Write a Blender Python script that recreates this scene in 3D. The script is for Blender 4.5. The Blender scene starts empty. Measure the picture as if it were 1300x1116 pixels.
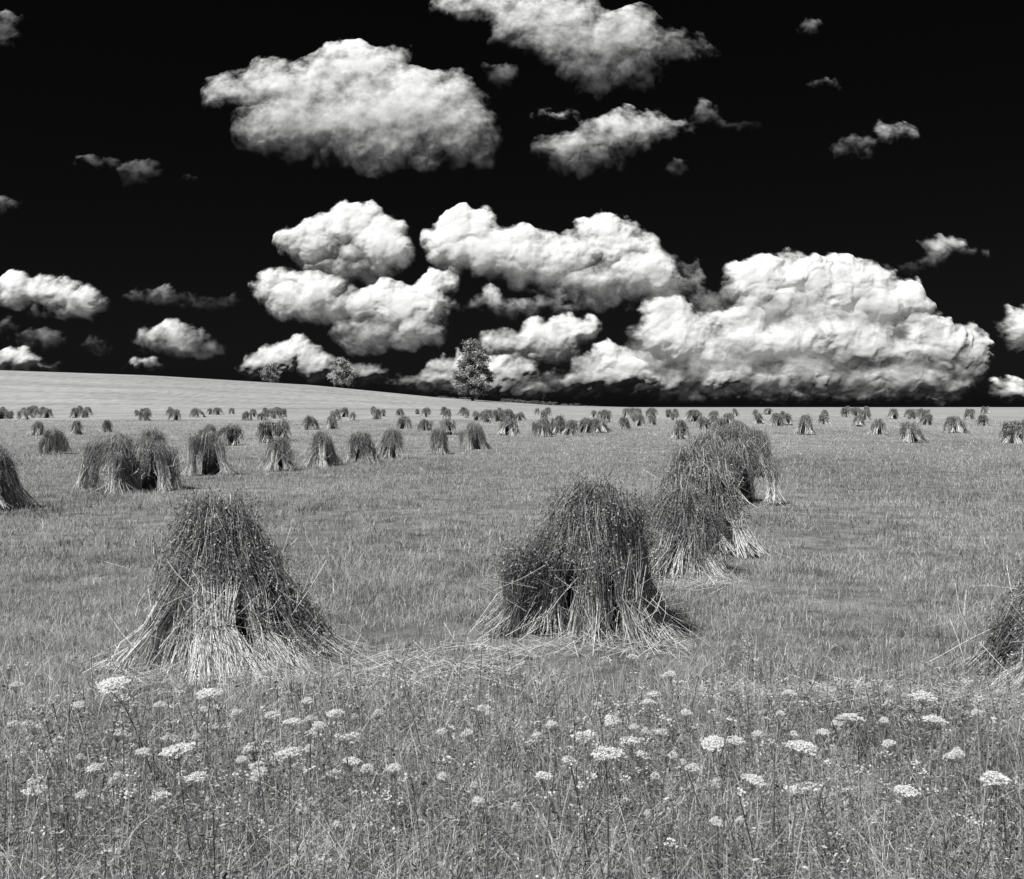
import bpy, bmesh, math, numpy as np
from mathutils import Vector
rs=np.random.RandomState
scene=bpy.context.scene
CAMH=2.3; EY=510.0; F=1300.0
scene.view_settings.view_transform='Standard'; scene.view_settings.look='None'; scene.view_settings.exposure=0

# ---------------- helpers
def g(v): return (v,v,v,1)
def smooth(t): t=np.clip(t,0,1); return t*t*(3-2*t)
def hsh(ix,iy,seed):
    n=(ix.astype(np.int64)*374761393+iy.astype(np.int64)*668265263+seed*974711)&0x7fffffff
    n=((n^(n>>13))*1274126177)&0x7fffffff
    return ((n^(n>>16))&0xffff)/65535.0
def vn(x,y,seed=0):
    ix=np.floor(x);iy=np.floor(y);fx=smooth(x-ix);fy=smooth(y-iy)
    a=hsh(ix,iy,seed);b=hsh(ix+1,iy,seed);c=hsh(ix,iy+1,seed);d=hsh(ix+1,iy+1,seed)
    return (a*(1-fx)+b*fx)*(1-fy)+(c*(1-fx)+d*fx)*fy
def fbm(x,y,seed=0,o=4):
    s=0;a=.5;t=0
    for i in range(o):
        s=s+a*vn(x*2**i,y*2**i,seed+i*17);t+=a;a*=.5
    return s/t
def gn(x,y,seed=0):
    ix=np.floor(x);iy=np.floor(y);fx=x-ix;fy=y-iy
    def c(dx,dy):
        a=hsh(ix+dx,iy+dy,seed)*6.28318
        return np.cos(a)*(fx-dx)+np.sin(a)*(fy-dy)
    u=fx**3*(fx*(fx*6-15)+10);v=fy**3*(fy*(fy*6-15)+10)
    return ((c(0,0)*(1-u)+c(1,0)*u)*(1-v)+(c(0,1)*(1-u)+c(1,1)*u)*v)*1.5
def gfbm(x,y,seed,o=5,gain=.5):
    s=0;a=1;t=0
    for i in range(o):
        s=s+a*gn(x,y,seed+i*31);t+=a;a*=gain
        x,y=(.8*x-.6*y)*2.03+7.1,(.6*x+.8*y)*2.03+3.7
    return s/t
def worley(x,y,seed):
    ix=np.floor(x);iy=np.floor(y);best=np.full(x.shape,9.)
    for dx in(-1,0,1):
        for dy in(-1,0,1):
            px=ix+dx+.15+.7*hsh(ix+dx,iy+dy,seed);py=iy+dy+.15+.7*hsh(ix+dx,iy+dy,seed+5)
            best=np.minimum(best,(x-px)**2+(y-py)**2)
    return 1-np.minimum(best,1.2)
def terr(x,y):
    x=np.asarray(x,float);y=np.asarray(y,float)
    H=np.interp(x,[-900,-400,-215,-149,-83,-30,0,16.5,50],[24,19,15.5,13.2,9.2,4,2,.8,0])
    z=H*smooth((y-225)/205.)
    z=z-np.maximum(0,y-430)*0.02-H*smooth((y-430)/900.)
    z=z+0.05*(fbm(x*.35,y*.35,5,3)-.5)*np.clip((150-y)/100,0,1)
    return z
def dist(py): return CAMH*F/(py-EY)
def wx(px,d): return (px-650)/F*d

class B:
    def __init__(s): s.v=[];s.f=[];s.s=[];s.n=0
    def add(s,v,f,sh):
        v=np.asarray(v,np.float32).reshape(-1,3)
        s.v.append(v);s.f.append(np.asarray(f,np.int64).reshape(-1,4)+s.n)
        sh=np.asarray(sh,np.float32)
        s.s.append(np.broadcast_to(sh,(len(v),)) if sh.ndim==0 else sh.reshape(-1)); s.n+=len(v)
    def ribbons(s,P,w,sh,rng,taper=None,flat=False):
        n,k,_=P.shape
        w=np.broadcast_to(np.asarray(w,float),(n,))
        a=rng.rand(n)*6.283
        if flat=='cam': a=(rng.rand(n)-.5)*1.6
        side=np.stack([np.cos(a),np.sin(a),0.25*(rng.rand(n)-.5)],1)
        if taper is None: taper=np.ones(k)
        off=side[:,None,:]*(w[:,None]*.5)[:,:,None]*np.asarray(taper)[None,:,None]
        V=np.stack([P-off,P+off],2).reshape(n*k*2,3)
        b=(np.arange(n)*k*2)[:,None]+(np.arange(k-1)*2)[None,:]
        Fq=np.stack([b,b+1,b+3,b+2],-1)
        sh=np.asarray(sh,float)
        if sh.ndim==1: sh=np.repeat(sh,k*2)
        elif sh.ndim==2: sh=np.repeat(sh.reshape(-1),2)
        s.add(V,Fq,sh)
    def diamonds(s,C,size,sh,rng,up=0.0,asp=.45):
        n=len(C)
        u=rng.randn(n,3);u/=np.linalg.norm(u,axis=1)[:,None]
        w=rng.randn(n,3)
        if up>0:
            u[:,2]*=(1-up);w[:,2]*=(1-up);u/=np.linalg.norm(u,axis=1)[:,None]
        w-= (w*u).sum(1)[:,None]*u;w/=np.linalg.norm(w,axis=1)[:,None]
        size=np.broadcast_to(np.asarray(size,float),(n,))[:,None]
        V=np.stack([C-u*size,C-w*size*asp,C+u*size,C+w*size*asp],1).reshape(-1,3)
        Fq=np.arange(n*4).reshape(n,4)
        sh=np.asarray(sh,float)
        s.add(V,Fq,np.repeat(sh,4) if sh.ndim==1 else sh)
    def tube(s,pts,rad,sh,m=7):
        pts=np.asarray(pts,float);k=len(pts)
        t=np.gradient(pts,axis=0);t/=np.linalg.norm(t,axis=1)[:,None]+1e-9
        ref=np.array([.3,1,.1]);u=np.cross(t,ref);u/=np.linalg.norm(u,axis=1)[:,None]+1e-9
        v=np.cross(t,u);a=np.arange(m)/m*6.283185
        V=pts[:,None,:]+np.asarray(rad)[:,None,None]*(np.cos(a)[None,:,None]*u[:,None,:]+np.sin(a)[None,:,None]*v[:,None,:])
        i=np.arange(k-1)[:,None]*m;j=np.arange(m)[None,:];j2=(j+1)%m
        s.add(V.reshape(-1,3),np.stack([i+j,i+j2,i+m+j2,i+m+j],-1),sh)
    def mesh(s,name,mat,smooth_=False):
        v=np.concatenate(s.v);f=np.concatenate(s.f).astype(np.int32);sh=np.concatenate(s.s).astype(np.float32)
        me=bpy.data.meshes.new(name)
        me.vertices.add(len(v));me.vertices.foreach_set('co',v.ravel())
        me.loops.add(f.size);me.loops.foreach_set('vertex_index',f.ravel())
        me.polygons.add(len(f));me.polygons.foreach_set('loop_start',np.arange(0,f.size,4,dtype=np.int32))
        me.update(calc_edges=True)
        if smooth_: me.polygons.foreach_set('use_smooth',np.ones(len(me.polygons),bool))
        at=me.attributes.new('shade','FLOAT','POINT');at.data.foreach_set('value',sh)
        me.materials.append(mat)
        return me
def obj(name,me,loc=(0,0,0),rz=0,sc=(1,1,1)):
    o=bpy.data.objects.new(name,me);o.location=loc;o.rotation_euler=(0,0,rz);o.scale=sc
    scene.collection.objects.link(o);return o

def nt(name):
    m=bpy.data.materials.new(name);m.use_nodes=True;t=m.node_tree;t.nodes.clear();return m,t
def shade_mat(name,trans=.25,gain=1.0,rough_noise=30):
    m,t=nt(name);N=t.nodes;L=t.links
    at=N.new('ShaderNodeAttribute');at.attribute_name='shade'
    tc=N.new('ShaderNodeTexCoord');no=N.new('ShaderNodeTexNoise');no.inputs['Scale'].default_value=rough_noise;no.inputs['Detail'].default_value=1
    L.new(tc.outputs['Object'],no.inputs['Vector'])
    mr=N.new('ShaderNodeMapRange');mr.inputs['From Min'].default_value=.3;mr.inputs['From Max'].default_value=.7
    mr.inputs['To Min'].default_value=.75*gain;mr.inputs['To Max'].default_value=1.25*gain;L.new(no.outputs[0],mr.inputs['Value'])
    mu=N.new('ShaderNodeMath');mu.operation='MULTIPLY';mu.use_clamp=True
    L.new(at.outputs['Fac'],mu.inputs[0]);L.new(mr.outputs[0],mu.inputs[1])
    mi=N.new('ShaderNodeMath');mi.operation='MINIMUM';mi.inputs[1].default_value=.9;L.new(mu.outputs[0],mi.inputs[0]);mu=mi
    d=N.new('ShaderNodeBsdfDiffuse');tr=N.new('ShaderNodeBsdfTranslucent');mx=N.new('ShaderNodeMixShader');mx.inputs[0].default_value=trans
    L.new(mu.outputs[0],d.inputs[0]);L.new(mu.outputs[0],tr.inputs[0])
    L.new(d.outputs[0],mx.inputs[1]);L.new(tr.outputs[0],mx.inputs[2])
    o=N.new('ShaderNodeOutputMaterial');L.new(mx.outputs[0],o.inputs[0]);return m
M_straw=shade_mat('straw',.08,1.15)
M_grass=shade_mat('grass_blades',.42,2.15)
M_weed=shade_mat('meadow_blades',.35,1.65)
M_flower=shade_mat('lace_flower',.25,1.2)
M_leaf=shade_mat('tree_foliage',.3,1,.6)

# ---------------- world, sun
S=Vector((-0.46,-0.50,0.98)).normalized()
el=math.asin(S.z);az=math.atan2(S.x,S.y)
w=bpy.data.worlds.new('World');scene.world=w;w.use_nodes=True;t=w.node_tree;t.nodes.clear()
sk=t.nodes.new('ShaderNodeTexSky');sk.sky_type='NISHITA';sk.sun_disc=False;sk.sun_elevation=el;sk.sun_rotation=az
sep=t.nodes.new('ShaderNodeSeparateColor');t.links.new(sk.outputs[0],sep.inputs[0])
mu=t.nodes.new('ShaderNodeMath');mu.operation='MULTIPLY';mu.inputs[1].default_value=.03;t.links.new(sep.outputs[0],mu.inputs[0])
bg=t.nodes.new('ShaderNodeBackground');bg.inputs[1].default_value=.05;t.links.new(mu.outputs[0],bg.inputs[0])
wo=t.nodes.new('ShaderNodeOutputWorld');t.links.new(bg.outputs[0],wo.inputs[0])
ld=bpy.data.lights.new('sun','SUN');ld.energy=5.0;ld.angle=math.radians(.5);ld.color=(1,.995,.985)
lo=bpy.data.objects.new('sun',ld);lo.rotation_euler=S.to_track_quat('Z','Y').to_euler();scene.collection.objects.link(lo)

# ---------------- camera
cd=bpy.data.cameras.new('camera');cd.sensor_width=36;cd.lens=36;cd.shift_y=-(558-EY)/1300;cd.clip_end=60000;cd.clip_start=.1
co=bpy.data.objects.new('camera',cd);co.location=(0,0,CAMH);co.rotation_euler=(math.radians(90),0,0);scene.collection.objects.link(co);scene.camera=co

# ---------------- ground
def ground():
    ys=np.concatenate([np.linspace(-60,0,20),np.linspace(1,60,160),60*np.exp(np.linspace(0.01,math.log(9000/60),260))])
    xp=np.concatenate([np.linspace(0,30,70),30*np.exp(np.linspace(0.02,math.log(6000/30),110))])
    xs=np.concatenate([-xp[:0:-1],xp])
    X,Y=np.meshgrid(xs,ys);Z=terr(X,Y)
    V=np.stack([X,Y,Z],-1).reshape(-1,3);nx=len(xs);ny=len(ys)
    i=np.arange(ny-1)[:,None]*nx;j=np.arange(nx-1)[None,:]
    b=B();b.add(V,np.stack([i+j,i+j+1,i+nx+j+1,i+nx+j],-1),.2)
    m,t=nt('stubble_ground');N=t.nodes;L=t.links
    tc=N.new('ShaderNodeTexCoord')
    def noise(sc,det,stretch=(1,1,1),rough=.6):
        mp=N.new('ShaderNodeMapping');mp.inputs['Scale'].default_value=stretch;L.new(tc.outputs['Object'],mp.inputs[0])
        n=N.new('ShaderNodeTexNoise');n.inputs['Scale'].default_value=sc;n.inputs['Detail'].default_value=det;n.inputs['Roughness'].default_value=rough
        L.new(mp.outputs[0],n.inputs['Vector']);return n.outputs[0]
    def mr(v,a,b_,c,d,sm=False):
        n=N.new('ShaderNodeMapRange');L.new(v,n.inputs[0])
        if sm:n.interpolation_type='SMOOTHSTEP'
        for k,x in zip((1,2,3,4),(a,b_,c,d)):n.inputs[k].default_value=x
        return n.outputs[0]
    def ma(op,a,b_):
        n=N.new('ShaderNodeMath');n.operation=op
        for k,x in enumerate((a,b_)):
            if isinstance(x,(int,float)):n.inputs[k].default_value=x
            else:L.new(x,n.inputs[k])
        return n.outputs[0]
    fine=noise(1.6,12,(1,1,1),.78); mid=noise(.09,6,(1,.5,1)); rows=noise(.5,4,(.3,1.0,1)); big=noise(.012,4)
    field=ma('MULTIPLY',mr(fine,.3,.7,.06,.46),mr(mid,.3,.7,.75,1.25))
    field=ma('MULTIPLY',field,mr(rows,.3,.7,.85,1.15))
    hill=ma('MULTIPLY',mr(noise(.5,8,(1,.3,1),.7),.3,.7,.28,.48),mr(noise(.03,5,(.5,2.5,1)),.3,.7,.78,1.15))
    hill=ma('MULTIPLY',hill,mr(big,.3,.7,.9,1.1))
    sp=N.new('ShaderNodeSeparateXYZ');L.new(tc.outputs['Object'],sp.inputs[0])
    yy=ma('ADD',sp.outputs[1],ma('MULTIPLY',mid,30))
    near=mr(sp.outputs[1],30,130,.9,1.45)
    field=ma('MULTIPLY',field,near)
    hm=mr(yy,250,262,0,1,True)
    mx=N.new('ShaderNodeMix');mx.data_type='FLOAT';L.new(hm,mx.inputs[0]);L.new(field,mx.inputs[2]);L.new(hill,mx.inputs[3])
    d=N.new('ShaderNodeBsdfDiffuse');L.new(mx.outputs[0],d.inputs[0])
    bp=N.new('ShaderNodeBump');bp.inputs['Strength'].default_value=.6;bp.inputs['Distance'].default_value=.15;L.new(fine,bp.inputs['Height']);L.new(bp.outputs[0],d.inputs['Normal'])
    o=N.new('ShaderNodeOutputMaterial');L.new(d.outputs[0],o.inputs[0])
    obj('ground',b.mesh('ground',m,True))
ground()

# ---------------- field grass
def scatter(n,d0,d1,rng,wide=.62,p=1.0):
    d=np.sqrt(rng.rand(n)*(d1*d1-d0*d0)+d0*d0)
    x=(rng.rand(n)*2-1)*(d*wide+1.0)
    return x,d
def blades(b,n,d0,d1,h0,h1,wd,rng,k=3,lean=.5,lo_=.1,hi=.4,patch=True,keep=None):
    x,y=scatter(n,d0,d1,rng)
    if patch:
        pn=fbm(x*.8,y*.8,3,4)
        kp=rng.rand(n)<np.clip((pn-.25)*2.6,.2,1);x=x[kp];y=y[kp]
    if keep is not None:
        kp=keep(x,y,rng);x=x[kp];y=y[kp]
    n=len(x);z=terr(x,y)-.01
    h=h0+(h1-h0)*rng.rand(n)**1.8; h*=.65+.7*fbm(x*.5,y*.5,9,3)
    a=rng.rand(n)*6.283;l=lean*h*rng.rand(n)
    tt=np.linspace(0,1,k+1)
    P=np.zeros((n,k+1,3));
    P[:,:,0]=x[:,None]+np.cos(a)[:,None]*l[:,None]*tt**2
    P[:,:,1]=y[:,None]+np.sin(a)[:,None]*l[:,None]*tt**2
    P[:,:,2]=z[:,None]+h[:,None]*(tt-.35*tt**3*(l/h)[:,None])
    tone=.45*fbm(x*.2,y*.14,21,4)+.55*fbm(x*1.7,y*1.4,25,4)
    sh=(lo_+(hi-lo_)*rng.rand(n)**1.9)*np.clip(-.15+2.3*tone,.15,2)
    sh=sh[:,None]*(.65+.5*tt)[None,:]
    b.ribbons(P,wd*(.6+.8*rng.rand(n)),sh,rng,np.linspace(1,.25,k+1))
rng=rs(1)
b=B()
blades(b,230000,5.0,15,.03,.17,.006,rng,2,1.1,.08,.74)
blades(b,330000,14,42,.04,.18,.012,rng,2,1.0,.09,.70)
blades(b,330000,40,130,.05,.17,.035,rng,1,.8,.2,.64)
blades(b,80000,5,30,.05,.15,.006,rng,1,.4,.45,.9)
obj('field_grass',b.mesh('field_grass',M_grass))

# foreground meadow weeds
b=B()
def keepfg(x,y,r):
    return r.rand(len(x))<np.clip(1.25-(y-5.0)/2.6,0.05,1)
blades(b,120000,2.2,8.2,.12,.5,.005,rng,4,1.6,.08,.70,True,keepfg)
blades(b,14000,2.2,7.6,.3,.75,.004,rng,4,1.3,.3,.85,True,keepfg)
def weeds(n):
    x,y=scatter(n,2.4,8,rng);k=keepfg(x,y,rng);x=x[k];y=y[k];z=terr(x,y)
    for i in range(len(x)):
        h=rng.uniform(.25,.85)*(1.0 if y[i]<6 else .7);lean=rng.randn(2)*.18*h
        tt=np.linspace(0,1,6);P=np.stack([x[i]+lean[0]*tt**1.5,y[i]+lean[1]*tt**1.5,z[i]+h*tt],1)
        b.ribbons(P[None],.005,rng.uniform(.1,.4,1),rng);b.ribbons(P[None],.005,rng.uniform(.1,.4,1),rng)
        m=rng.randint(25,80);q=rng.rand(m)**.7;dk=rng.uniform(.3,1.1)
        C=np.stack([np.interp(q,tt,P[:,j]) for j in range(3)],1)
        r=.02+.09*(1-q)*rng.rand(m);a=rng.rand(m)*6.283
        C[:,0]+=np.cos(a)*r;C[:,1]+=np.sin(a)*r
        typ=rng.rand()
        b.diamonds(C,rng.uniform(.006,.019,m),rng.uniform(.1,.5,m)*dk,rng,.5,.32)
        if typ<.28:
            m=18;C=P[-1]+rng.randn(m,3)*[.02,.02,.007];b.diamonds(C,.0065,rng.uniform(.5,.8,m),rng,.5,.8)
weeds(2300)
obj('meadow_weeds',b.mesh('meadow_weeds',M_weed))

# ---------------- loose straw on the ground
b=B()
def litter(px0,py0,px1,py1,n,spread,L0=.5):
    d0,d1=dist(py0),dist(py1);q=rng.rand(n)
    x=wx(px0,d0)+(wx(px1,d1)-wx(px0,d0))*q+rng.randn(n)*spread*.4;y=d0+(d1-d0)*q+rng.randn(n)*spread
    a=rng.randn(n)*.6+rng.choice([0,3.14],n);L=L0*(.4+.8*rng.rand(n))
    tt=np.linspace(-.5,.5,4);P=np.zeros((n,4,3))
    P[:,:,0]=x[:,None]+np.cos(a)[:,None]*L[:,None]*tt;P[:,:,1]=y[:,None]+np.sin(a)[:,None]*L[:,None]*tt
    P[:,:,2]=terr(x,y)[:,None]+.04+rng.rand(n)[:,None]*.08+(rng.randn(n)*.05)[:,None]*tt
    b.ribbons(P,.006,rng.uniform(.35,.8,n),rng,None,'cam')
litter(420,865,640,850,500,.35,.4);litter(1040,892,1290,905,800,.14,.6);litter(880,892,1060,888,250,.13)
litter(150,870,430,868,400,.25,.35);litter(640,830,860,825,300,.22,.35);litter(820,748,930,745,200,.25,.35)
litter(450,745,560,742,40,.2)
obj('loose_straw',b.mesh('loose_straw',M_straw))

# ---------------- grain shocks
def shock_mesh(name,seed,W,D,H,nsh,nst,ws,nsp,ssp,ncap,topw=.3,cap=1.0,extra=(),gap=None):
    r=rs(seed);b=B()
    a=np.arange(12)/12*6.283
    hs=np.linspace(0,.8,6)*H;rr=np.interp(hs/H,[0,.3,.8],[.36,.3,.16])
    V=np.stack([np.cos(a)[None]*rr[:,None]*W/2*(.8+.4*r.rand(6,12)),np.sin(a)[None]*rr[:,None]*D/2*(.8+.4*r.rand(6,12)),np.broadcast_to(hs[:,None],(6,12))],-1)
    i=np.arange(5)[:,None]*12;j=np.arange(12)[None];b.add(V,np.stack([i+j,i+(j+1)%12,i+12+(j+1)%12,i+12+j],-1),.05)  # added filler core; its near-black tone stands in for shade inside the shock
    skew=r.randn(2)*.07
    def heads(P,k0,m,n):
        ii=r.randint(0,n,m);q=r.rand(m)**.8*(P.shape[1]-1-k0)*.999;kk=q.astype(int);f=(q-kk)[:,None]
        C=P[ii,k0+kk]*(1-f)+P[ii,k0+kk+1]*f+r.randn(m,3)*.028
        hN=m//2
        b.diamonds(C[:hN],ssp*r.uniform(.6,1.5,hN),.03+.5*r.rand(hN)**1.4,r,0,.4)
        C2=C[hN:];n2=len(C2);dd=r.randn(n2,3)*[.65,.65,.45]-[0,0,.5];dd/=np.linalg.norm(dd,axis=1)[:,None]
        l=(ssp*r.uniform(1.2,2.6,n2))[:,None]
        Q=np.stack([C2,C2+dd*l*.5,C2+dd*l+[0,0,-.2*ssp]],1)
        b.ribbons(Q,ssp*.6,.03+.55*r.rand(n2)**1.4,r,[.4,1,.5])
    sheaves=[]
    ang=np.cumsum(r.uniform(.5,1.5,nsh));ang=ang/ang[-1]*6.283
    for s in range(nsh):
        outer=(s%5!=0);sheaves.append((ang[s]+r.randn()*.12,r.uniform(.66,.95) if outer else .35,H*(r.uniform(.62,.92) if outer else .95),topw*r.uniform(.6,1.5)))
    if gap: sheaves=[q for q in sheaves if q[1]<.5 or not (gap[0]<q[0]%6.283<gap[1])]
    sheaves+=list(extra)
    for an,inner,hh,tw in sheaves:
        out=np.array([math.cos(an),math.sin(an),0])
        bx=out*[W/2*inner,D/2*inner,0]
        tp=np.array([bx[0]*tw+r.randn()*.06+skew[0],bx[1]*tw+r.randn()*.06+skew[1],hh])
        n=int(nst*r.uniform(.7,1.2));th=r.rand(n)*6.283;rho=np.sqrt(r.rand(n))
        dk=np.stack([np.cos(th)*rho,np.sin(th)*rho,np.zeros(n)],1)
        rb=r.uniform(.18,.28);fr=r.uniform(.34,.52)
        p0=bx+dk*rb*[1,1,0]+out*(.05*r.randn(n)[:,None]);p0[:,2]=.0+.11*r.rand(n)**2
        md=bx+(tp-bx)*fr+np.r_[r.randn(2)*.04,0]
        p1=md+dk*.11
        q1=(p0+p1)/2-dk*.006+r.randn(n,3)*.016
        p2=md+(tp-md)*.5+dk*.15+out*.03
        p3=tp+dk*.2+np.stack([np.zeros(n)]*2+[r.randn(n)*.09],1)
        dr=(dk*.12+out*(.03+.14*r.rand(n))[:,None]);dr[:,2]-=.04+.2*r.rand(n)
        p4=p3+dr
        P=np.stack([p0,q1,p1,p2,p3,p4],1)+r.randn(n,6,3)*.016
        st=r.uniform(.12,.95,n)*r.uniform(.45,1.35)
        sh=st[:,None]*np.array([1.35,1.25,1.0,.7,.5,.45])[None]
        b.ribbons(P,ws*(.6+.8*r.rand(n)),sh,r,[1,1,.9,.8,.6,.4])
        k=max(2,n//7);P2=P[:k].copy();P2[:,0]+=out*(.05+.18*r.rand(k))[:,None]+r.randn(k,3)*[.14,.14,0];P2[:,0,2]=.02
        P2=P2[:,:4]+r.randn(k,4,3)*.04
        b.ribbons(P2,ws,r.uniform(.3,.8,k),r)
        k=max(3,n//4);c=md+r.randn(k,3)*[.17,.17,.26]+out*.08;dv=r.randn(k,3)*[.13,.13,.12]
        b.ribbons(np.stack([c-dv,c+r.randn(k,3)*.03,c+dv],1),ws*.9,r.uniform(.15,.8,k),r)
        heads(P,2,n*nsp,n)
        a2=np.linspace(0,6.283,10);ring=md+np.stack([np.cos(a2),np.sin(a2),0*a2],1)*.11;b.tube(ring,np.full(10,.006),.2,4)
    n=ncap;th=r.rand(n)*6.283;q=r.rand(n)
    if gap: q=np.where((th>gap[0])&(th<gap[1]),q*.25,q)
    ox=np.cos(th);oy=np.sin(th)
    lob=.45+1.1*vn(th*2.1,th*0+seed,seed)
    zt=H*(.9+.10*r.rand(n))*(.88+.18*vn(th*1.1+9,th*0,seed))
    P=np.zeros((n,5,3))
    for k,(sc,zz) in enumerate([(.06+.12*q,zt*.93),(.12+.14*q,zt),(.26+.16*q,zt*(.92-.07*q)),(.35+.2*q,zt*(.80-.17*q)),(.42+.27*q,zt*(.68-.34*q*lob))]):
        P[:,k,0]=ox*W/2*sc*(lob*.4+.6)*cap+skew[0];P[:,k,1]=oy*D/2*sc*(lob*.4+.6)*cap+skew[1];P[:,k,2]=zz
    P+=r.randn(n,1,3)*.065+r.randn(n,5,3)*.03
    b.ribbons(P,ws*.8,r.uniform(.08,.5,n),r,[1,1,.8,.6,.4])
    heads(P,1,n*(nsp+2),n)
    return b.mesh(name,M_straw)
def place(me,px,by,rz=0,sc=(1,1,1),depth=.5,tilt=.04):
    d=dist(by)+depth;x=wx(px,d)
    o=obj('grain_shock',me,(x,d,float(terr(x,d))),rz,sc);o.rotation_euler=(rt.randn()*tilt,rt.randn()*tilt,rz);return o
rt=rs(5)
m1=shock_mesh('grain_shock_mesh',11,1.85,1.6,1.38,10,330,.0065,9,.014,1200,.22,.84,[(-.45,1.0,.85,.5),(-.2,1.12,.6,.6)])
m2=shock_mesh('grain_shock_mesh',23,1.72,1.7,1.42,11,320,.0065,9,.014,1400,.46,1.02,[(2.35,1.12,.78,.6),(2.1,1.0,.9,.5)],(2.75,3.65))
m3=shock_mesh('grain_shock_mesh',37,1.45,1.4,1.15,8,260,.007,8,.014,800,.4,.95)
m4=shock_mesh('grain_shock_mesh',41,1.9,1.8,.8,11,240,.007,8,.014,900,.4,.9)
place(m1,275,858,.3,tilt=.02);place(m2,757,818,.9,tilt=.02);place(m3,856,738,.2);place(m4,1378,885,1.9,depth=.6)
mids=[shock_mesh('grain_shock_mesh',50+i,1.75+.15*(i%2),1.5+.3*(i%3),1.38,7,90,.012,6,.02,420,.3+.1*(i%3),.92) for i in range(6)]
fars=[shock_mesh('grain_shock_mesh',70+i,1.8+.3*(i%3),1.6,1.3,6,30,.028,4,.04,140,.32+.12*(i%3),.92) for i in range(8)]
L=[(905,706,1.25),(878,664,1.35),(935,642,1.35),(905,622,1.35),(950,606,1.3),(925,590,1.3),(955,588,1.3),
(-8,650,1.3),(150,626,1.35),(185,624,1.3),(150,600,1.2),(186,590,1.2),(268,604,1.2),(350,598,1.15),(410,592,1.25),(460,587,1.2),(496,583,1.25),(556,577,1.2),(603,571,1.2),
(68,577,1.1),(97,552,1),(45,553,1),(135,549,1),(262,568,1.1),(292,566,1.1),(340,563,1.2),(356,560,1.2),(392,546,1.1),(421,545,1.1),
(512,545,1.1),(536,547,1),(570,552,1.1),(640,553,1.2),(652,551,1.1),(690,555,1.25),(708,551,1.3),(724,553,1.2),(742,550,1.2),(760,550,1.1),(792,545,1.1),(812,541,1.2),(829,540,1.2),
(866,558,1.3),(893,546,1.1),(905,540,1.2),(925,541,1.2),(915,556,1.3),(940,560,1.3),(1022,552,1.35),(1090,542,1.1),(1115,552,1.1),(1155,562,1.2),(1212,550,1.35),(1246,541,1.1),(1176,540,1.1),(1285,563,1.3),(1305,556,1.3),(985,541,1.2),(1000,540,1.2),(965,538,1.2),(1045,539,1.1)]
r=rs(99)
for i,(px,by,h) in enumerate(L):
    me=(mids if by>566 else fars)[r.randint(0,6 if by>566 else 8)]
    s=h/1.34*r.uniform(.9,1.05);place(me,px,by,r.rand()*6.28,(s*r.uniform(.9,1.2),s*r.uniform(.9,1.1),s),.4,.09)
far=[]
for x0,x1,y0,y1,n in [(0,115,523,532,20),(155,365,526,535,20),(425,700,526,535,20),(560,1000,526,537,26),(960,1300,525,534,15),(0,140,529,536,3)]:
    for k in range(n):
        far.append((x0+(x1-x0)*r.rand(),y0+(y1-y0)*r.rand()))
for px,by in far:
    s=r.uniform(.75,1.1);place(fars[r.randint(8)],px,by,r.rand()*6.28,(s*r.uniform(.9,1.5),s,s),.0,.1)

# ---------------- queen anne's lace
def lace(seed,R,H):
    r=rs(seed);b=B();tt=np.linspace(0,1,7)
    lean=r.randn(2)*.05
    st=np.stack([lean[0]*(tt**2-1),lean[1]*(tt**2-1),H*tt-H],1)
    b.tube(st[:-1].tolist()+[[0,0,-.05]],np.linspace(.0035,.0018,7),.2,5)
    n=40;k=np.arange(n);rad=np.sqrt((k+.5)/n);th=k*2.39996
    C=np.stack([np.cos(th)*rad*R,np.sin(th)*rad*R,.012-(rad**2)*.018+r.randn(n)*.003],1)
    rg=1+.18*np.sin(th*3+seed);C[:,:2]*=rg[:,None]
    T=np.stack([np.broadcast_to([0,0,-.05],(n,3)),C*.55+[0,0,-.02],C],1)
    b.ribbons(T,.0016,np.full(n,.4),r)
    for c in C:
        m=20;q=np.sqrt(r.rand(m))*R*.19;a=r.rand(m)*6.283
        P=c+np.stack([np.cos(a)*q,np.sin(a)*q,.003-q*.15+r.randn(m)*.0025],1)
        b.diamonds(P,R*.075*r.uniform(.8,1.3,m),r.uniform(.75,.9,m),r,.6,.8)
    for j in range(7):
        zz=r.uniform(.15,.8);a=r.rand()*6.283;m=30;q=r.rand(m)*.14
        P=np.stack([np.cos(a)*q,np.sin(a)*q,-H*zz+q*.4],1)+r.randn(m,3)*.014
        b.diamonds(P,.012,r.uniform(.15,.5,m),r,.3,.2)
    return b.mesh('queen_annes_lace_mesh',M_flower)
lv=[lace(200+i,.05,.9) for i in range(8)]
fl=[(142,869,42),(225,952,38),(265,880,30),(152,931,28),(368,956,30),(320,948,22),(440,934,26),(446,966,24),(425,906,22),(372,917,24),(345,908,18),(398,928,20),(770,957,38),(742,934,28),(800,941,28),(850,856,16),(803,834,14),(830,882,18),(776,914,20),(815,962,26),(905,944,32),(1018,948,36),(1080,911,30),(1128,944,16),(1172,884,34),(1186,914,28),(1002,880,18),(933,940,20),(957,990,26),(1018,1000,28),(1262,988,34),(1150,1004,30),(250,987,26),(182,955,18),(45,1003,26),(20,870,16),(100,895,14),(35,918,14),(500,975,18),(560,930,12),(620,900,12),(700,920,14),(690,985,20),(870,905,14),(1240,905,14),(300,905,14),(205,1010,22),(390,890,14),(480,905,12),(720,965,16),(840,930,18),(880,975,18),(1045,930,14),(1210,960,18),(330,980,18),(120,975,20),(75,940,14)]
for k in range(30): fl.append((r.uniform(0,1300),r.uniform(890,1050),r.uniform(6,15)))
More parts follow.
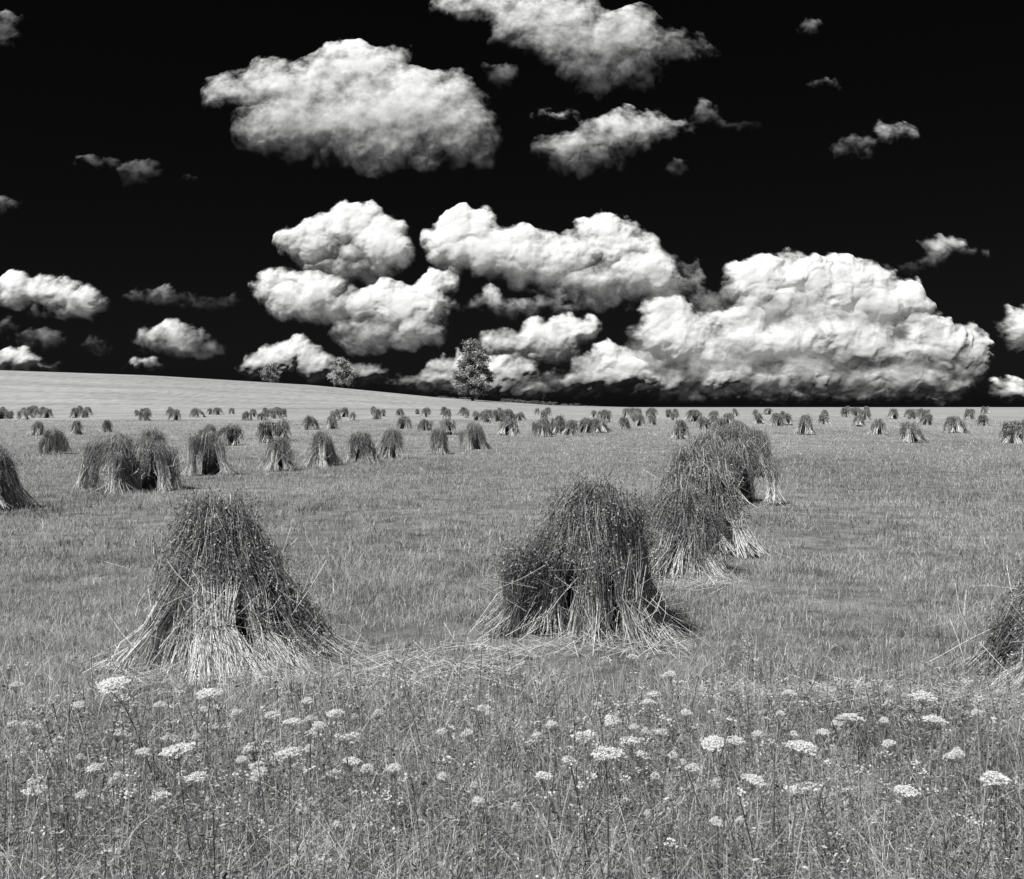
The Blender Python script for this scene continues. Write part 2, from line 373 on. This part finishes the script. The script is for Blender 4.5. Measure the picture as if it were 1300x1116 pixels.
for k in range(22): fl.append((r.uniform(0,480),r.uniform(880,1020),r.uniform(7,18)))
for k in range(8): fl.append((r.uniform(680,950),r.uniform(890,1000),r.uniform(7,18)))
for i,(px,py,wp) in enumerate(fl):
    h=r.uniform(.75,.95) if wp>29 else r.uniform(.42,.75)
    wp*=1.06
    d=(CAMH-h)*F/(py-EY);R=wp/F*d/2;x=wx(px,d);s=R/.05
    o=obj('queen_annes_lace',lv[i%8],(x,d,h),0,(s,s*r.uniform(.8,1),1.0));o.rotation_euler=(r.randn()*.08,r.randn()*.12,r.rand()*6.28)

# ---------------- trees
def tree(name,px,d,H,Wd,seed,nl=9000,ls=.3,zoff=0,dk=1.):
    r=rs(seed);b=B();x=wx(px,d);z=float(terr(x,d))+zoff
    tr=np.array([[0,0,-.5],[.02*H*.2,0,H*.2],[-.01*H,0,H*.5],[.01*H,0,H*.78],[0,0,H*.95]])
    b.tube(tr,np.array([.03,.022,.016,.009,.002])*H,.08,9)
    prof=lambda q:np.interp(q,[.1,.2,.35,.55,.75,.9,1.0],[.55,.92,1,.88,.66,.4,.08])*Wd/2
    nc=60
    for c in range(nc):
        q=.13+.84*((c+.5)/nc)**.95;a=c*2.4+r.randn()*.4;rad=prof(q)*r.uniform(.3,1.02)
        c0=np.array([math.cos(a)*rad,math.sin(a)*rad,q*H+r.randn()*.02*H])
        s0=np.array([0,0,max(.1,q-.14)*H]);mid=(s0+c0)/2+[0,0,-.01*H]
        b.tube([s0,mid,c0],np.array([.007,.004,.0015])*H,.08,5)
        m=nl//nc;cr=Wd*r.uniform(.08,.14)
        P=c0+r.randn(m,3)*[cr*.6,cr*.6,cr*.38]
        b.diamonds(P,ls*r.uniform(.6,1.3,m),dk*r.uniform(.04,.2,m)*(.5+1.*r.rand()),r,.2,.6)
    return obj(name,b.mesh(name,M_leaf),(x,d,z))
tree('tree',600,385,22.5,13.5,5,14000,.40,0,3.0)
tree('tree',433,440,13,10,6,6000,.36,0,4.2)
tree('tree',343,455,9,9,7,4000,.34,0,4.0)
b=B();r=rs(8)
for px in np.arange(560,760,3.2):
    d=470;x=wx(px,d);hh=(r.rand()**3)*1.2+.3
    if 640<px<706: hh=1.4+.8*r.rand()
    if px<640 and px>612: continue
    m=70;P=np.array([x,d,0])+np.stack([r.randn(m)*.8,r.randn(m)*1.5,terr(x,430)-.45+r.rand(m)*hh],1)
    b.diamonds(P,.35*r.uniform(.6,1.2,m),r.uniform(.08,.3,m),r,.2,.6)
obj('distant_hedgerow',b.mesh('distant_hedgerow',M_leaf))

# ---------------- clouds : lit relief surfaces with a soft density edge
def cloud_mat(name,alb,trn):
    m,t=nt(name);N=t.nodes;L=t.links
    at=N.new('ShaderNodeAttribute');at.attribute_name='shade'
    d=N.new('ShaderNodeBsdfDiffuse');d.inputs[0].default_value=g(alb);tr=N.new('ShaderNodeBsdfTranslucent');tr.inputs[0].default_value=g(alb)
    mx=N.new('ShaderNodeMixShader');mx.inputs[0].default_value=trn;L.new(d.outputs[0],mx.inputs[1]);L.new(tr.outputs[0],mx.inputs[2])
    tp=N.new('ShaderNodeBsdfTransparent');m2=N.new('ShaderNodeMixShader');L.new(at.outputs['Fac'],m2.inputs[0]);L.new(tp.outputs[0],m2.inputs[1]);L.new(mx.outputs[0],m2.inputs[2])
    o=N.new('ShaderNodeOutputMaterial');L.new(m2.outputs[0],o.inputs[0]);return m
MC=cloud_mat('cumulus_cloud',.95,.17)
MW=cloud_mat('wispy_cloud',.55,.3)
def cloud(blobs,D,seed,kind=0,step=1.15):
    # kind 0 crisp cumulus, 1 ragged/wispy, 2 large soft overhead cumulus
    r=rs(seed);bl=np.array(blobs,float)
    mg=34
    x0,x1=(bl[:,0]-bl[:,2]).min()-mg,(bl[:,0]+bl[:,2]).max()+mg
    y0,y1=(bl[:,1]-bl[:,3]).min()-mg,(bl[:,1]+bl[:,3]).max()+mg
    X,Y=np.meshgrid(np.arange(x0,x1,step),np.arange(y0,y1,step))
    big=min(1.0,bl[:,3].mean()/30.)
    wa={0:11,1:14,2:17}[kind]*(.4+.6*big);ws={0:36.,1:34.,2:60.}[kind]*(.5+.5*big)
    gg={0:.47,1:.52,2:.47}[kind]
    WX=X+wa*gfbm(X/ws,Y/ws,seed,6,gg)*1.6;WY=Y+wa*gfbm(X/ws+40,Y/ws+9,seed+7,6,gg)*1.4
    puffs=[]
    for px,py,rx,ry in bl:
        mr_=min(rx,ry);puffs.append((px,py,rx,ry,0,mr_*.75))
        n=int((6+rx*ry/230)*(.5 if kind==2 else 1)*(.5 if kind==1 else 1))
        for k in range(n):
            th=r.rand()*6.283;q=r.rand()**.5*.9
            rad=mr_*r.uniform(.25,.55)
            cy=py+math.sin(th)*q*ry
            if cy>py+ry*.35: rad*=.7
            puffs.append((px+math.cos(th)*q*rx,cy,rad*1.2,rad,.45*mr_*(1-q*q),rad*(.85 if kind==0 else .45)))
    K={0:3.6,1:4.,2:7.}[kind];acc=np.zeros_like(X)
    for px,py,rx,ry,z,a in puffs:
        e=1-((WX-px)/rx)**2-((WY-py)/ry)**2
        acc+=np.exp(np.clip(np.where(e<0,z+(a+z*1.5)*e,z+a*e)/K,-60,60))
    H=K*np.log(acc+1e-25)-K*.8
    H=np.maximum(H,-60)
    yb=(bl[:,1]+bl[:,3]).max();yt=(bl[:,1]-bl[:,3]).min()
    up=np.clip((yb-Y)/(yb-yt),0,1)
    det=(.15+.85*smooth(up*1.3))*{0:1.,1:.5,2:.35}[kind]*(.45+.55*big)
    n1=worley(WX/30,WY/26,seed+3)-.6;n2=worley(WX/13,WY/12,seed+4)-.6;n3=worley(WX/6,WY/6,seed+6)-.6
    n4=gfbm(X/18,Y/16,seed+9,5,.40)
    Hc=42*np.tanh(H/42.)
    rel=Hc+det*(6*n1+1.9*n2+.35*n3)+(.9 if kind!=2 else 1.3)*n4
    T={0:14.,1:24.,2:24.}[kind]*(.5+.5*big)
    T=T*(1+2.2*(1-up))
    na={0:11.,1:16.,2:16.}[kind]*(.4+.6*big)
    f=H+det*(5*n1+2.5*n2+1*n3)+na*(gfbm(X/24,Y/20,seed+12,7,.64)*1.5)+1.5
    al=smooth(f/T)
    bd=np.minimum.reduce([X-x0,x1-X,Y-y0,y1-Y]);al*=smooth(bd/16)
    if kind==1: al*=.85
    ms=np.maximum(rel,-8.)
    s=D/F;cx=(x0+x1)/2;cy=(y0+y1)/2
    tilt={0:.19,1:.2,2:.28}[kind]
    dep={0:.80,1:.5,2:.64}[kind]
    tl=np.clip((.55-up)/.55,0,1)*(1+.25*gfbm(X/50,Y/50,seed+20,3))
    rec={0:.17,1:.05,2:.18}[kind]*(yb-yt)*tl**2
    V=np.stack([(X-cx),-ms*dep-tilt*(Y-cy)+rec,(cy-Y)],-1)
    ny,nx=X.shape
    keepv=al>.004
    i=np.arange(ny-1)[:,None]*nx;j=np.arange(nx-1)[None,:]
    Q=np.stack([i+j,i+nx+j,i+nx+j+1,i+j+1],-1).reshape(-1,4)
    kv=keepv.ravel();Q=Q[kv[Q].any(1)]
    used=np.unique(Q);mp=np.zeros(nx*ny,np.int64);mp[used]=np.arange(len(used))
    b=B();b.add(V.reshape(-1,3)[used],mp[Q],al.ravel()[used])
    me=b.mesh('cloud',MW if kind==1 else MC,True)
    return obj('cloud',me,((cx-650)*s,D,(EY-cy)*s+CAMH),0,(s,s,s))
BH=300.
def DD(py): return BH*F/max(12,(EY-py))
C=[
 ([(312,112,58,36),(375,105,70,42),(450,92,75,46),(530,140,92,55),(450,160,130,50),(590,168,60,40),(370,155,75,45),(480,195,110,26)],222,2),
 ([(610,5,70,30),(690,25,90,40),(780,50,90,42),(760,85,75,32),(865,60,50,24),(720,60,60,30)],120,2),
 ([(735,190,48,34),(790,170,60,34),(845,160,40,20),(745,210,48,15),(700,140,30,10)],228,2),
 ([(895,142,22,17),(930,160,32,9)],180,1),([(1085,186,34,18),(1137,166,32,17)],210,2),
 ([(120,203,40,8),(175,216,32,17),(238,226,14,8)],240,1),([(8,40,20,28)],80,1),([(640,95,32,16)],120,1),
 ([(1030,35,24,12)],60,1),([(6,262,18,13)],280,1),([(858,212,20,11)],230,1),([(1055,108,28,9)],130,1),
 ([(400,305,46,34),(450,288,50,28),(485,318,42,36),(430,345,60,20)],362,0),
 ([(348,362,34,26),(395,382,58,32),(435,390,40,25)],416,0),
 ([(543,382,34,34),(492,392,46,34),(468,430,48,24),(530,418,42,30)],455,0),
 ([(585,308,46,40),(640,322,55,38),(680,340,60,30)],372,0),
 ([(710,325,50,30),(780,308,52,34),(825,345,42,36),(760,358,70,28),(750,378,85,16)],396,0),
 ([(630,388,60,18),(700,392,50,14)],412,2),
 ([(640,440,34,20),(700,433,50,28),(738,420,20,20),(680,455,62,14)],470,0),
 # right-hand bank, each a cloud of its own
 ([(962,362,38,42),(1010,350,46,32),(985,390,65,32)],415,0),
 ([(1070,364,56,40),(1105,398,54,30),(1050,398,54,26)],420,0),
 ([(1145,385,38,30),(1165,410,34,22)],428,0),
 ([(905,385,34,22),(880,400,30,16)],420,1),
 ([(862,422,52,38),(900,448,44,28)],468,0),
 ([(950,428,54,34),(1000,442,52,30)],466,0),
 ([(1060,432,60,36),(1110,448,54,30)],474,0),
 ([(1185,440,50,36),(1150,455,52,26)],478,0),
 ([(1232,450,28,38),(1215,475,38,20)],492,0),
 ([(790,470,60,32),(840,486,52,22),(745,486,42,20)],506,0),
 ([(930,474,56,28),(975,486,44,20)],505,0),
 ([(1035,476,56,28),(1085,488,52,20)],507,0),
 ([(1150,482,54,26),(1200,492,52,18)],508,0),
 ([(950,503,160,14),(1130,503,130,14)],512,2),
 ([(870,450,90,45),(960,440,100,50),(1060,430,100,60),(1160,450,80,45),(1000,485,200,28),(1160,490,100,25),(840,490,90,20)],509,1),
 ([(1205,314,36,20),(1160,338,42,12),(1237,320,20,9)],352,2),
 ([(1292,418,26,30)],450,0),([(1285,497,30,18)],507,0),
 ([(20,370,36,22),(60,370,42,22),(105,383,33,21),(80,398,45,11)],410,0),
 ([(275,385,34,11),(205,377,52,14)],400,1),
 ([(193,430,34,18),(230,433,50,22),(265,442,24,13)],457,2),
 ([(48,430,40,15),(122,438,24,12)],450,1),([(5,415,18,12)],430,1),
 ([(18,458,32,16),(52,463,26,9)],472,0),([(180,462,28,9)],472,0),
 ([(365,455,40,24),(332,466,30,22),(402,466,24,24),(455,474,36,16),(470,484,30,8)],494,0),
 ([(520,488,36,10),(578,466,32,18),(560,484,60,15)],506,0),([(640,474,46,24),(610,488,60,18),(665,498,60,13)],508,0),
 ([(590,485,70,22),(680,490,70,20)],509,1),
 ([(840,395,30,26),(880,360,24,30)],430,1),
]
for i,(bl,pb,k) in enumerate(C):
    cloud(bl,DD(pb),300+i*13,k)
print('verts',sum(len(o.data.vertices) for o in scene.objects if o.type=='MESH'))
